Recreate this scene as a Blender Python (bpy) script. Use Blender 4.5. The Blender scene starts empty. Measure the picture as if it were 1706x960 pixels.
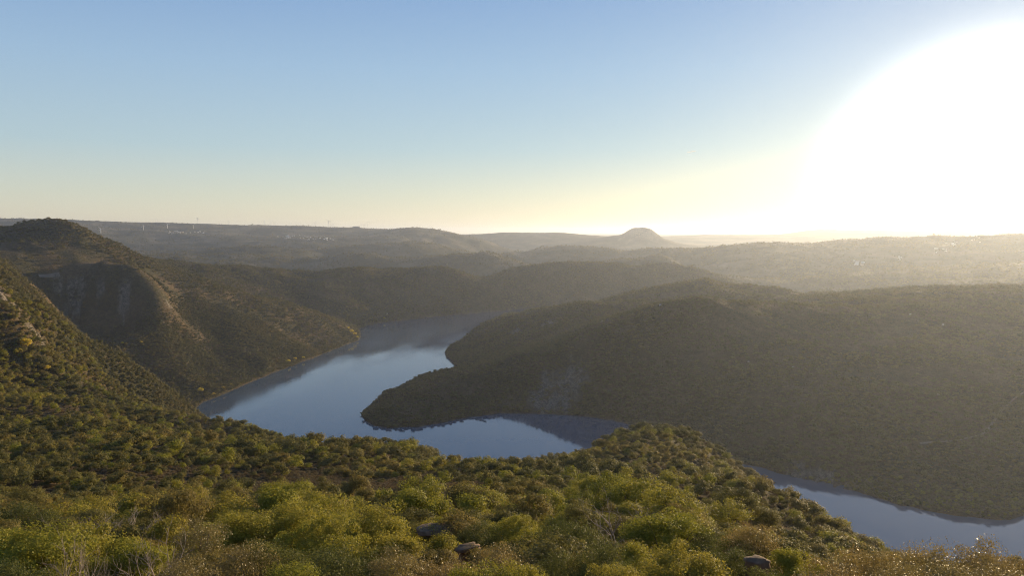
import bpy, math, random
import numpy as np
from mathutils import Vector
R = math.radians
random.seed(7)
rng = np.random.default_rng(11)
scene = bpy.context.scene
col = scene.collection

# ------------------------------------------------------------------ camera
H = 300.0                       # eye height above the river
FPX = 1289.0                    # focal length in photo pixels (1706 wide)
PITCH = math.atan(92.0/FPX)
cam_d = bpy.data.cameras.new('camera'); cam = bpy.data.objects.new('camera', cam_d); col.objects.link(cam)
cam.location = (0, 0, H); cam.rotation_euler = (R(90)-PITCH, 0, 0)
cam_d.sensor_width = 36.0; cam_d.lens = 36.0*FPX/1706.0
cam_d.clip_start = 0.5; cam_d.clip_end = 90000
scene.camera = cam

# ------------------------------------------------------------------ light
SUN_EL, SUN_AZ = R(6.9), R(38.0)          # azimuth clockwise from +Y
sund = Vector((math.sin(SUN_AZ)*math.cos(SUN_EL), math.cos(SUN_AZ)*math.cos(SUN_EL), math.sin(SUN_EL)))
SKY_STOPS = [(0.0,(.73,.645,.485)),(.045,(.578,.597,.515)),(.105,(.413,.533,.597)),(.20,(.315,.460,.635)),(.29,(.215,.355,.595)),(.6,(.10,.19,.42)),(1.0,(.06,.12,.30))]
w = bpy.data.worlds.new('World'); scene.world = w; w.use_nodes = True
nt = w.node_tree; nt.nodes.clear()
def N(nt, t, **kw):
    n = nt.nodes.new(t)
    for k, v in kw.items():
        if k.startswith('i_'): n.inputs[k[2:]].default_value = v
        else: setattr(n, k, v)
    return n
out = N(nt, 'ShaderNodeOutputWorld'); bg = N(nt, 'ShaderNodeBackground')
sky = N(nt, 'ShaderNodeTexSky', sky_type='NISHITA', sun_disc=False, sun_elevation=SUN_EL, sun_rotation=SUN_AZ,
        altitude=500.0, air_density=1.0, dust_density=0.6, ozone_density=1.6)
bg.inputs['Strength'].default_value = 0.10
# the sun's aureole: light of the sky round the sun, a function of direction only
tc = N(nt, 'ShaderNodeTexCoord')
dot = N(nt, 'ShaderNodeVectorMath', operation='DOT_PRODUCT'); gl = Vector((math.sin(R(32))*math.cos(R(1.6)), math.cos(R(32))*math.cos(R(1.6)), math.sin(R(1.6))))
dot.inputs[1].default_value = gl
nt.links.new(tc.outputs['Generated'], dot.inputs[0])
ac = N(nt, 'ShaderNodeMath', operation='ARCCOSINE'); nt.links.new(dot.outputs['Value'], ac.inputs[0])
def halo(width, power, colr, amt):
    d = N(nt, 'ShaderNodeMath', operation='DIVIDE'); d.inputs[1].default_value = width; nt.links.new(ac.outputs[0], d.inputs[0])
    p = N(nt, 'ShaderNodeMath', operation='POWER'); p.inputs[1].default_value = power; nt.links.new(d.outputs[0], p.inputs[0])
    m = N(nt, 'ShaderNodeMath', operation='MULTIPLY'); m.inputs[1].default_value = -1; nt.links.new(p.outputs[0], m.inputs[0])
    e = N(nt, 'ShaderNodeMath', operation='EXPONENT'); nt.links.new(m.outputs[0], e.inputs[0])
    c = N(nt, 'ShaderNodeVectorMath', operation='SCALE'); c.inputs[0].default_value = [x*amt for x in colr]; nt.links.new(e.outputs[0], c.inputs['Scale'])
    return c
sep = N(nt, 'ShaderNodeSeparateXYZ'); nt.links.new(tc.outputs['Generated'], sep.inputs[0])
grad = N(nt, 'ShaderNodeValToRGB'); els = grad.color_ramp.elements; stops = SKY_STOPS
while len(els) < len(stops): els.new(0.5)
for i, (p_, c_) in enumerate(stops): els[i].position = p_; els[i].color = (*c_, 1)
nt.links.new(sep.outputs[2], grad.inputs[0])
gs_ = N(nt, 'ShaderNodeVectorMath', operation='SCALE'); gs_.inputs['Scale'].default_value = 5.5; nt.links.new(grad.outputs[0], gs_.inputs[0])
nsk = N(nt, 'ShaderNodeVectorMath', operation='SCALE'); nsk.inputs['Scale'].default_value = 0.20; nt.links.new(sky.outputs[0], nsk.inputs[0])
skm = N(nt, 'ShaderNodeVectorMath', operation='ADD'); nt.links.new(gs_.outputs[0], skm.inputs[0]); nt.links.new(nsk.outputs[0], skm.inputs[1])
h1 = halo(R(9.25), 5.0, (1.0, 0.95, 0.82), 13.0)
h2 = halo(R(15.0), 2.0, (1.0, 0.80, 0.54), 1.2)
h3 = halo(R(28.0), 2.0, (1.0, 0.84, 0.46), 1.75)           # yellow light lying along the horizon near the sun
zd = N(nt, 'ShaderNodeMath', operation='DIVIDE'); zd.inputs[1].default_value = 0.075; nt.links.new(sep.outputs[2], zd.inputs[0])
zq = N(nt, 'ShaderNodeMath', operation='MULTIPLY'); nt.links.new(zd.outputs[0], zq.inputs[0]); nt.links.new(zd.outputs[0], zq.inputs[1])
zm = N(nt, 'ShaderNodeMath', operation='MULTIPLY'); zm.inputs[1].default_value = -1; nt.links.new(zq.outputs[0], zm.inputs[0])
ze = N(nt, 'ShaderNodeMath', operation='EXPONENT'); nt.links.new(zm.outputs[0], ze.inputs[0])
h3z = N(nt, 'ShaderNodeVectorMath', operation='SCALE'); nt.links.new(h3.outputs[0], h3z.inputs[0]); nt.links.new(ze.outputs[0], h3z.inputs['Scale'])
ad0 = N(nt, 'ShaderNodeVectorMath', operation='ADD'); nt.links.new(h1.outputs[0], ad0.inputs[0]); nt.links.new(h3z.outputs[0], ad0.inputs[1])
ad = N(nt, 'ShaderNodeVectorMath', operation='ADD'); nt.links.new(ad0.outputs[0], ad.inputs[0]); nt.links.new(h2.outputs[0], ad.inputs[1])
ad2 = N(nt, 'ShaderNodeVectorMath', operation='ADD'); nt.links.new(skm.outputs[0], ad2.inputs[0]); nt.links.new(ad.outputs[0], ad2.inputs[1])
nt.links.new(ad2.outputs[0], bg.inputs['Color']); nt.links.new(bg.outputs[0], out.inputs['Surface'])

sl = bpy.data.lights.new('sun', 'SUN'); so = bpy.data.objects.new('sun', sl); col.objects.link(so)
sl.energy = 5.0; sl.angle = R(0.53); sl.color = (1.0, 0.75, 0.43)
so.rotation_euler = (-sund).to_track_quat('-Z', 'Y').to_euler(); so.location = (300, 400, 900)

scene.view_settings.view_transform = 'Standard'; scene.view_settings.look = 'None'
scene.view_settings.exposure = 0.75; scene.view_settings.gamma = 1.0
scene.render.engine = 'CYCLES'
cy = scene.cycles
cy.use_denoising = True; cy.denoising_prefilter = 'NONE'; cy.max_bounces = 6; cy.diffuse_bounces = 2; cy.glossy_bounces = 2; cy.transmission_bounces = 3
cy.volume_bounces = 0; cy.transparent_max_bounces = 4; cy.use_adaptive_sampling = True; cy.adaptive_threshold = 0.02
cy.caustics_reflective = False; cy.caustics_refractive = False; cy.sample_clamp_indirect = 4.0; cy.sample_clamp_direct = 3.0; cy.filter_width = 1.1

HAZE_DENSITY = 4.3e-5
# ------------------------------------------------------------------ helpers
def at(px, py, y):
    """point of the place seen at photo pixel (px, py), y metres north of the viewpoint"""
    u = (px-853.0)/FPX; v = (480.0-py)/FPX
    c, s = math.cos(PITCH), math.sin(PITCH)
    dx, dy, dz = u, c+v*s, -s+v*c
    return (dx/dy*y, y, H+dz/dy*y)
def on_water(px, py):
    x, y, z = at(px, py, 1000.0); t = H/(H-z); return (x*t, y*t)

_perm = np.random.default_rng(3).permutation(65536)
def _h(ix, iy, s):
    return _perm[(_perm[(ix*7+s*131) & 65535] + iy*13) & 65535]
def noise(x, y, seed=0):
    x = np.asarray(x, float); y = np.asarray(y, float)
    ix = np.floor(x).astype(np.int64); iy = np.floor(y).astype(np.int64); fx = x-ix; fy = y-iy
    def g(dx, dy):
        a = _h(ix+dx, iy+dy, seed)*(2*math.pi/65536); return np.cos(a)*(fx-dx)+np.sin(a)*(fy-dy)
    ux = fx*fx*fx*(fx*(fx*6-15)+10); uy = fy*fy*fy*(fy*(fy*6-15)+10)
    a = g(0,0)*(1-ux)+g(1,0)*ux; b = g(0,1)*(1-ux)+g(1,1)*ux
    return (a*(1-uy)+b*uy)*1.5
def fbm(x, y, seed, octs=3):
    s = 0; a = 1
    for o in range(octs):
        s = s + a*noise(x*2**o, y*2**o, seed+o*17); a *= 0.5
    return s
def sstep(a, b, x):
    t = np.clip((x-a)/(b-a), 0, 1); return t*t*(3-2*t)

def tag(o, label=None, cat=None, group=None, kind=None):
    if label: o['label'] = label
    if cat: o['category'] = cat
    if group: o['group'] = group
    if kind: o['kind'] = kind
    return o
def mesh_np(name, verts, faces, mat=None, smooth=False):
    """verts (n,3); faces (m,k) array"""
    verts = np.ascontiguousarray(verts, np.float32); faces = np.ascontiguousarray(faces, np.int32)
    me = bpy.data.meshes.new(name); k = faces.shape[1]
    me.vertices.add(len(verts)); me.vertices.foreach_set('co', verts.ravel())
    me.loops.add(faces.size); me.loops.foreach_set('vertex_index', faces.ravel())
    me.polygons.add(len(faces)); me.polygons.foreach_set('loop_start', np.arange(0, faces.size, k, dtype=np.int32))
    me.polygons.foreach_set('loop_total', np.full(len(faces), k, np.int32))
    if smooth: me.polygons.foreach_set('use_smooth', np.ones(len(faces), bool))
    if mat: me.materials.append(mat)
    me.update(calc_edges=True)
    return me
def link(name, me, parent=None, loc=None):
    o = bpy.data.objects.new(name, me); col.objects.link(o)
    if parent: o.parent = parent
    if loc is not None: o.location = loc
    return o
def add_attr(me, name, arr):
    a = me.attributes.new(name, 'FLOAT', 'POINT'); a.data.foreach_set('value', np.ascontiguousarray(arr, np.float32).ravel())

# ------------------------------------------------------------------ materials
def new_mat(name):
    m = bpy.data.materials.new(name); m.use_nodes = True; nt = m.node_tree; nt.nodes.clear()
    o = N(nt, 'ShaderNodeOutputMaterial'); b = N(nt, 'ShaderNodeBsdfPrincipled')
    nt.links.new(b.outputs[0], o.inputs['Surface']); return m, nt, b, o
def ramp(nt, stops, src):
    r = N(nt, 'ShaderNodeValToRGB'); e = r.color_ramp.elements
    while len(e) < len(stops): e.new(0.5)
    for i, (p, c) in enumerate(stops): e[i].position = p; e[i].color = (*c, 1)
    nt.links.new(src, r.inputs[0]); return r
def simple(name, c, rough=0.8, var=0.15, scale=2.0):
    m, nt, b, o = new_mat(name)
    tc = N(nt, 'ShaderNodeTexCoord'); n = N(nt, 'ShaderNodeTexNoise'); n.inputs['Scale'].default_value = scale; n.inputs['Detail'].default_value = 5
    nt.links.new(tc.outputs['Object'], n.inputs['Vector'])
    r = ramp(nt, [(0.3, [x*(1-var) for x in c]), (0.7, [min(1, x*(1+var)) for x in c])], n.outputs[0])
    nt.links.new(r.outputs[0], b.inputs['Base Color']); b.inputs['Roughness'].default_value = rough
    return m
def leaf_mat(name, cols, trans=0.35, rough=0.5, spec=0.4, patch=0.012, vein=0.0):
    """foliage: colour differs from plant to plant and from clump to clump"""
    m, nt, b, o = new_mat(name)
    oi = N(nt, 'ShaderNodeObjectInfo'); ge = N(nt, 'ShaderNodeNewGeometry')
    n1 = N(nt, 'ShaderNodeTexNoise'); n1.inputs['Scale'].default_value = patch; n1.inputs['Detail'].default_value = 3
    nt.links.new(oi.outputs['Location'], n1.inputs['Vector'])
    n2 = N(nt, 'ShaderNodeTexNoise'); n2.inputs['Scale'].default_value = 1.1; n2.inputs['Detail'].default_value = 2
    nt.links.new(ge.outputs['Position'], n2.inputs['Vector'])
    s = N(nt, 'ShaderNodeMath', operation='MULTIPLY_ADD'); s.inputs[1].default_value = 0.55; nt.links.new(oi.outputs['Random'], s.inputs[0])
    a = N(nt, 'ShaderNodeMath', operation='MULTIPLY_ADD'); a.inputs[1].default_value = 1.3; a.inputs[2].default_value = -0.43-0.1; nt.links.new(n1.outputs[0], a.inputs[0])
    nt.links.new(a.outputs[0], s.inputs[2])
    s2 = N(nt, 'ShaderNodeMath', operation='MULTIPLY_ADD'); s2.inputs[1].default_value = 0.5; nt.links.new(n2.outputs[0], s2.inputs[0]); nt.links.new(s.outputs[0], s2.inputs[2])
    r = ramp(nt, [(i/(len(cols)-1.0), c) for i, c in enumerate(cols)], s2.outputs[0])
    hs = N(nt, 'ShaderNodeHueSaturation'); nt.links.new(r.outputs[0], hs.inputs['Color'])
    mr = N(nt, 'ShaderNodeMapRange'); mr.inputs['To Min'].default_value = 0.8; mr.inputs['To Max'].default_value = 1.25
    nt.links.new(ge.outputs['Random Per Island'], mr.inputs['Value']); nt.links.new(mr.outputs[0], hs.inputs['Value'])
    nt.links.new(hs.outputs[0], b.inputs['Base Color'])
    b.inputs['Roughness'].default_value = rough; b.inputs['Specular IOR Level'].default_value = spec
    t = N(nt, 'ShaderNodeBsdfTranslucent'); nt.links.new(hs.outputs[0], t.inputs['Color'])
    mx = N(nt, 'ShaderNodeMixShader'); mx.inputs[0].default_value = trans
    nt.links.new(b.outputs[0], mx.inputs[1]); nt.links.new(t.outputs[0], mx.inputs[2]); nt.links.new(mx.outputs[0], o.inputs['Surface'])
    return m
M = {}
M['oak'] = leaf_mat('holm_oak_leaf', [(0.0748, 0.0785, 0.0279), (0.1176, 0.1146, 0.0361), (0.1763, 0.157, 0.0443), (0.2297, 0.1803, 0.0508)], trans=0.46, rough=0.6, spec=0.12)
M['far'] = leaf_mat('woodland_leaf', [(0.0663, 0.0722, 0.0262), (0.1047, 0.104, 0.0361), (0.155, 0.14, 0.0426), (0.1923, 0.1506, 0.0492)], trans=0.42, rough=0.6, spec=0.1, patch=0.006)
M['bright'] = leaf_mat('bright_shrub_leaf', [(0.1258, 0.1429, 0.0242), (0.2033, 0.2069, 0.0293), (0.271, 0.2562, 0.0344), (0.3097, 0.266, 0.0431)], trans=0.42, rough=0.6, spec=0.14)
M['golden'] = leaf_mat('golden_brown_leaf', [(0.14,0.105,0.036),(0.20,0.15,0.045),(0.26,0.19,0.06),(0.22,0.18,0.06)], trans=0.38, rough=0.45, spec=0.4)
M['green'] = leaf_mat('dark_shrub_leaf', [(0.0638, 0.0722, 0.0246), (0.0958, 0.104, 0.0295), (0.1331, 0.1379, 0.0344)], trans=0.4, rough=0.6, spec=0.14)
M['heath'] = leaf_mat('heath_leaf', [(0.12,0.082,0.045),(0.16,0.112,0.055),(0.165,0.130,0.062)], trans=0.25, rough=0.7, spec=0.1)
M['yellow'] = leaf_mat('autumn_leaf', [(0.55,0.46,0.04),(0.64,0.52,0.045),(0.60,0.42,0.05)], trans=0.45, rough=0.5, spec=0.3)
M['bark'] = simple('bark', (0.11,0.085,0.06), 0.9, 0.3, 6)
M['twig'] = simple('grey_twig', (0.27,0.22,0.17), 0.85, 0.25, 4)
M['white'] = simple('white_paint', (0.78,0.77,0.74), 0.4, 0.03)
M['plaster'] = simple('white_plaster', (0.60,0.57,0.52), 0.8, 0.08, 0.4)
M['tile'] = simple('roof_tile', (0.30,0.15,0.09), 0.8, 0.2, 0.6)
M['sheet'] = simple('pale_sheet_roof', (0.62,0.62,0.60), 0.4, 0.04)
M['steel'] = simple('grey_steel', (0.22,0.22,0.22), 0.5, 0.1)
M['stone'] = simple('lichen_stone', (0.155,0.095,0.052), 0.95, 0.5, 3.0)
M['straw'] = leaf_mat('dry_grass_blade', [(0.26,0.18,0.085),(0.32,0.23,0.11),(0.20,0.16,0.07)], trans=0.3, rough=0.7, spec=0.1, patch=0.05)

# ------------------------------------------------------------------ the river's outline
left_bank = [on_water(*p) for p in [(318,686),(345,668),(370,657),(400,645),(450,624),(500,605),(540,590),(575,575),(596,568),(600,561),(596,549),(612,543),(645,537),
    (660,536),(700,531),(760,525),(830,519),(880,514),(940,509),(1000,506)]] + [(520,3280),(700,3360)]
right_bank = [(780,3200),(520,2960),(250,2920),(80,2780)] + [on_water(*p) for p in [(852,523),(835,527),(818,536),(806,545),(790,557),(765,570),(748,580),(742,588),(746,597),(757,605),(764,614),
    (745,617),(715,627),(680,642),(645,659),(618,674),(606,685),(603,693),(608,702),(625,710),(650,714),(690,712),(740,704),(790,695),(835,689),(880,690),(930,691),(980,694),(1020,700),
    (1080,717),(1150,742),(1220,768),(1290,787),(1350,800),(1400,812),(1450,826),(1500,843),(1560,853),(1620,862),(1670,868),(1690,867),(1706,860),(1750,845),(1850,838),(2000,850)]] + [(1200,760),(1700,700),(2600,900)]
near_bank = [(2600,600),(1700,450),(1000,470)] + [((px-853)/FPX*d, d) for px, d in [(1706,560),(1600,575),(1500,600),(1400,640),(1300,690),(1200,720),(1100,730),(1000,770),(900,800),(800,830),(700,850),(600,880),(520,920),(450,990),(390,1080),(340,1180)]]
river = np.array(left_bank + right_bank + near_bank)
def river_dist(x, y):
    """signed distance to the river's edge, negative on the water"""
    x = np.asarray(x, float); y = np.asarray(y, float); shp = x.shape; x = x.ravel(); y = y.ravel()
    res = np.full(len(x), 5000.0); sel = np.where((y > 300) & (y < 5600) & (np.abs(x) < 3600))[0]
    px, py = x[sel], y[sel]; d2 = np.full(len(px), 1e12); inside = np.zeros(len(px), bool); n = len(river)
    for i in range(n):
        ax, ay = river[i]; bx, by = river[(i+1) % n]; ex, ey = bx-ax, by-ay; L = ex*ex+ey*ey+1e-9
        t = np.clip(((px-ax)*ex+(py-ay)*ey)/L, 0, 1); d2 = np.minimum(d2, (px-ax-t*ex)**2+(py-ay-t*ey)**2)
        c = ((ay > py) != (by > py)) & (px < ex*(py-ay)/(ey if abs(ey) > 1e-9 else 1e-9)+ax); inside ^= c
    d = np.sqrt(d2); d[inside] *= -1
    d += 5.0*noise(px/55, py/55, 90)+2.5*noise(px/20, py/20, 91)
    res[sel] = d; return res.reshape(shp)

# ------------------------------------------------------------------ survey points of the land
ctl = []      # (x, y, z)
def P(px, py, y, lower=0.0):
    x, yy, z = at(px, py, y); ctl.append((x, yy, z-lower))
def crest(pts, dip=25, back=1.12, lower=4.0):
    for px, py, y in pts:
        P(px, py, y, lower)
        if dip:
            x, yy, z = at(px, py, y); ctl.append((x*back, yy*back, max(z-dip, 3)))
# viewpoint hill
for az in (-170,-130,-90,-60,-35,-15,0,15,35,60,90,130,170):
    s, c = math.sin(R(az)), math.cos(R(az))
    for r_, z_ in ((2.5,298.0),(9,294.3 if abs(az) < 80 else 297.0)): ctl.append((r_*s, r_*c, z_))
    if abs(az) > 80:
        for r_, z_ in ((30,295),(120,290),(600,300),(2500,310),(12000,320),(26000,310)): ctl.append((r_*s, r_*c, z_))
for px in (-700,-200,100,400,700,1000,1250):
    for y, z in ((16,291.2),(25,286.8),(40,281.3),(60,274.5),(100,261.5)):
        ctl.append(((px-853)/FPX*y, y, z))
for px in (1450,1600,1800,2300):
    for y, z in ((16,291.5),(25,286.8),(40,279),(60,266),(100,242),(200,195)):
        if px == 1450 and y > 60: z += 8
        ctl.append(((px-853)/FPX*y, y, z))
L = 4.0
for p in [(850,800,150),(850,782,220),(700,792,170),(700,770,260),(550,800,150),(550,775,260),(1000,800,170),(1000,770,260),(1150,800,220),(1150,840,140),
          (400,800,160),(400,765,260),(480,745,420),(300,800,170),(300,762,270),(300,733,400),(300,707,560),(100,860,85),(100,820,130),(100,780,200),(100,740,300),(100,700,420),(100,662,560),
          (-200,780,200),(-200,700,380),(-200,620,560),(200,690,620),(200,652,880),(250,672,880),(130,625,740),(-50,600,640),
          (1300,850,220),(1300,880,150),(1400,890,200)]: P(*p, L)
crest([(330,692,680),(380,700,620),(430,710,570),(480,726,540),(530,752,520)], 45, 1.2, 6.5)
crest([(590,736,420),(640,736,400),(700,734,390),(740,752,370),(800,758,340),(850,762,320),(920,756,330),(975,738,400),(1020,712,450),(1070,699,480),(1120,705,480),(1180,722,470),(1225,766,440),(1262,795,420),(1300,820,400),(1340,844,380),(1380,864,350),(1420,882,320),(1455,890,300),(1500,912,260)], 45, 1.25, 8.5)
for px in (1560,1700,2000): ctl.append(((px-853)/FPX*330, 330, 150))
# the near left spur and the gully before it
crest([(-300,440,700),(-120,452,720),(0,468,760),(60,500,830),(120,543,900),(160,568,960),(205,597,1030),(250,640,1120),(290,674,1210)], 55, 1.10)
P(30,520,720,L); P(60,560,740,L); P(100,590,790,L); P(0,560,690,L); P(180,630,900,L)
# left massif
crest([(-400,400,1700),(-150,392,1750),(0,383,1850),(30,373,1870),(60,368,1875),(95,365,1880),(122,371,1880),(140,384,1880),(160,399,1880),(205,417,1900),(250,432,1950),(330,466,1960),(400,490,2000),(470,511,2050),(540,536,2110),(585,552,2150)], 45, 1.13)
for p in [(0,430,1350),(100,430,1700),(180,440,1780),(0,452,1050),(22,455,1180),(0,400,1780),(70,395,1800),(140,410,1800),(250,460,1750),
          (85,459,1640),(110,461,1660),(160,466,1658),(210,476,1655),(238,490,1640)]: P(*p, 2)
for p in [(105,507,1628),(160,512,1632),(212,518,1635),(72,518,1130),(100,535,1180),(130,552,1230),(60,480,1420),(80,500,1500),(90,530,1380),(115,540,1440),(150,560,1480),(185,560,1500),(225,560,1560),(200,597,1400),(240,612,1430),(258,520,1600),(264,545,1560),(262,575,1500),(266,605,1450),(278,638,1400),
          (300,520,1720),(300,560,1600),(300,610,1460),(350,560,1720),(345,600,1570),(350,625,1500),(400,540,1820),(420,590,1680),(470,560,1880),(520,565,2000),(330,490,1850)]: P(*p, L)
crest([(250,436,2700),(330,441,2750),(430,446,2800),(500,451,2850),(560,449,2880),(620,451,2900),(680,458,2950),(740,456,3000),(790,463,3050)], 70, 1.12)
for p in [(400,470,2450),(480,480,2550),(560,500,2550),(640,515,2640),(560,530,2300),(620,528,2560),(700,500,2830),(800,500,2960),(450,495,2300)]: P(*p, L)
crest([(800,461,3250),(850,446,3350),(930,436,3450),(1000,441,3450),(1060,452,3420),(1120,458,3400),(1180,462,3350),(1222,470,3300),(1260,482,3250)], 110, 1.12)
for p in [(870,490,3150),(960,480,3250),(1060,480,3300)]: P(*p, L)
# far bank, peninsula
crest([(1020,497,2150),(1060,487,2200),(1100,478,2250),(1160,467,2300),(1200,471,2300),(1240,473,2280),(1300,483,2250)], 45, 1.13)
crest([(1060,500,1900),(980,503,1980),(940,508,2050),(900,514,2130),(860,522,2200),(825,531,2220),(795,553,2120),(765,572,2010)], 30, 1.10)
crest([(1170,496,1440),(1110,505,1450),(1050,522,1460),(980,549,1475),(900,581,1480),(850,594,1480),(800,610,1480),(750,622,1450),(700,638,1400),(650,660,1345),(622,676,1305)], 12, 1.06)
for p in [(850,560,1880),(900,548,1850),(950,532,1850),(1000,518,1800),(820,575,1880),(900,632,1370),(900,662,1310),(980,600,1375),(980,650,1300),(1100,600,1310),(1100,540,1390),(1100,660,1220),
          (800,650,1370),(720,670,1330),(660,690,1290),(1200,560,1320),(1200,640,1170),(1200,710,1065),(1300,560,1330),(1300,600,1220),(1300,680,1080),(1300,740,1000),(1400,560,1380),(1400,650,1130),(1400,740,965),
          (1500,560,1390),(1500,600,1250),(1500,700,1020),(1500,780,905),(1600,560,1390),(1600,650,1130),(1600,740,965),(1600,810,870),(1706,560,1390),(1706,650,1120),(1706,740,950),(1706,810,870),(1900,650,1120),(1900,740,950)]: P(*p, L)
crest([(1182,489,1480),(1240,499,1500),(1300,502,1550),(1400,503,1600),(1500,503,1620),(1600,503,1620),(1706,503,1620),(1900,500,1620),(2300,490,1620)], 0, 1.1, 8)
for px, y2, py2 in ((1300,1980,486),(1400,2100,480),(1500,2200,475),(1600,2250,473),(1706,2300,472),(1950,2300,470),(2300,2200,465)):
    crest([(px,py2,y2)], 50, 1.15, 15)
for px, y_, py_ in ((1020,2020,520),(1080,1800,530),(1140,1780,530),(1200,1850,522),(1260,1900,515),(1320,2100,500)): P(px, py_, y_)
# further ranges
crest([(990,437,4400),(1050,431,4400),(1075,430,4400),(1095,422,4400),(1130,436,4300),(1165,456,4000),(1200,470,3800)], 110, 1.12)
crest([(600,447,4200),(690,431,4400),(760,424,4500),(795,421,4500),(812,419,4500),(850,432,4400),(880,440,4300)], 120, 1.14)
crest([(845,428,6000),(880,418,6000),(900,411,6000),(930,411,6000),(1000,417,6000),(1050,423,5900)], 120, 1.14)
crest([(1010,412,5600),(1080,413,5600),(1130,412,5500),(1200,410,5500),(1330,408,5400),(1400,404,5400),(1450,400,5400),(1530,397,5400),(1600,392,5400),(1706,391,5400),(1900,388,5400),(2300,384,5400)], 70, 1.15)
for p in [(1250,440,4600),(1250,465,4000),(1350,440,4600),(1350,463,3900),(1450,430,4700),(1450,455,3900),(1600,425,4650),(1600,450,3850),(1706,420,4600),(1706,445,3800),(1950,410,4600),(1150,440,4700)]: P(*p, 0)
for p in [(200,405,5600),(300,400,6000),(400,402,6000),(500,404,6000),(600,408,6200),(700,400,6600),(220,428,3900),(330,425,4300),(430,430,4300),(520,432,4300),(600,428,4600),(680,415,5400),
          (300,386,7000),(450,392,7200),(600,395,7300),(-200,400,5000),(-400,420,3800),(150,395,5600),(740,412,5800)]: P(*p, 0)
for p in [(350,418,4900),(420,412,5200),(500,417,5000),(560,412,5400)]: crest([p], 22, 1.08, 0)
crest([(-700,355,8200),(-300,360,8200),(0,364,8200),(60,366,8200),(140,369,8200),(300,372,8200),(420,375,8200),(520,377,8200),(600,380,8200),(680,382,8200),(730,384,8200),(752,387,8200),(770,392,8200),(790,402,7800),(812,413,7000)], 70, 1.15, 0)
crest([(790,391,9800),(830,389,9800),(860,388,9800),(900,388,9800),(925,387,9800),(950,391,9500),(985,396,9200),(1030,398,9000),(1120,405,9000)], 90, 1.15, 0)
crest([(1100,394,13500),(1140,392,13500),(1200,391,13500),(1250,391,13500),(1300,391,13500),(1325,387,13500),(1350,383,13500),(1400,383,13500),(1460,385,13500),(1495,388,13500),(1560,389,13500),(1620,385,13500),(1706,381,13500),(2000,376,13500)], 90, 1.15, 0)
for px in range(-700, 2500, 200):
    if px < 700: P(px, 388, 19000, 60)
    P(px, 390.5, 24500); P(px, 390.5, 28500)

def relief(x, y, r):
    f = sstep(40, 500, r); far = sstep(2200, 6000, r)
    wx = x+40*noise(x/260, y/260, 71); wy = y+40*noise(x/260, y/260, 72)
    rid = 1-2*np.abs(noise(wx/190, wy/190, 5)); rid2 = 1-2*np.abs(noise(wx/75, wy/75, 6))
    z = f*(8.5*(rid-0.45)+4.2*(rid2-0.45)+5*noise(x/420, y/420, 8))
    z = z + (0.25+0.75*f)*(0.8*noise(x/22, y/22, 9))
    z = z + far*(22*(1-2*np.abs(noise(wx/900+3, wy/800, 15)) - 0.45)+9*(1-2*np.abs(noise(wx/330, wy/330, 16))-0.45))
    return z*(1-0.65*sstep(7000, 9000, r))
C = np.array(ctl); cr = np.hypot(C[:,0], C[:,1]); C[:,2] -= relief(C[:,0], C[:,1], cr)*sstep(150, 400, cr); cu = np.stack([np.arctan2(C[:,0], C[:,1]), np.log(cr)], 1); cz = C[:,2]
shore = river[(river[:,1] < 4600)]
su = np.stack([np.arctan2(shore[:,0], shore[:,1]), np.log(np.hypot(shore[:,0], shore[:,1]))], 1)
cu = np.concatenate([cu, su]); cz = np.concatenate([cz, np.full(len(su), 2.0)])
keep = []                                          # drop near-duplicate survey points
for i in range(len(cu)):
    if all((cu[i,0]-cu[j,0])**2+(cu[i,1]-cu[j,1])**2 > 0.0085**2 for j in keep): keep.append(i)
cu = cu[keep]; cz = cz[keep]
def tps(d2): return 0.5*d2*np.log(d2+1e-12)
n = len(cu); D2 = ((cu[:,None]-cu[None])**2).sum(-1)
A = np.zeros((n+3, n+3)); A[:n,:n] = tps(D2)+np.eye(n)*1e-6; A[:n,n] = 1; A[:n,n+1:] = cu; A[n:,:n] = A[:n,n:].T
Wt = np.linalg.solve(A, np.concatenate([cz, np.zeros(3)]))

# grid: fine over the view, coarse behind it; steps grow with distance
thf = np.arange(-43, 43.001, 0.12); th = np.concatenate([np.arange(-180, -43, 3.0), thf, np.arange(46, 180.1, 3.0)]); th = R(1)*th; th[0] = -math.pi; th[-1] = math.pi
LR0, LR1, DLR = math.log(2.2), math.log(30000.0), 0.0095
nr = int((LR1-LR0)/DLR)+1; lr = LR0+DLR*np.arange(nr)
# spline on a coarser grid, then bilinear
def spline(ct, clr):
    base = np.empty((len(clr), len(ct)))
    for i, l in enumerate(clr):
        d2 = (ct[:,None]-cu[None,:,0])**2+(l-cu[None,:,1])**2
        base[i] = tps(d2) @ Wt[:n] + Wt[n] + Wt[n+1]*ct + Wt[n+2]*l
    return base
WT0, WT1 = R(-46), R(46)
ctw = np.linspace(-math.pi, math.pi, 121); cl1 = np.linspace(LR0, lr[-1], 120); base_w = spline(ctw, cl1)
ctn = np.linspace(WT0, WT1, 461); cl2 = np.linspace(LR0, lr[-1], 760); base_n = spline(ctn, cl2)
def bil(G, gt0, dgt, gl0, dgl, t, l):
    a = np.clip((t-gt0)/dgt, 0, G.shape[1]-1.001); b = np.clip((l-gl0)/dgl, 0, G.shape[0]-1.001)
    i = a.astype(int); j = b.astype(int); fa = a-i; fb = b-j
    return (G[j,i]*(1-fa)+G[j,i+1]*fa)*(1-fb)+(G[j+1,i]*(1-fa)+G[j+1,i+1]*fa)*fb
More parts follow.
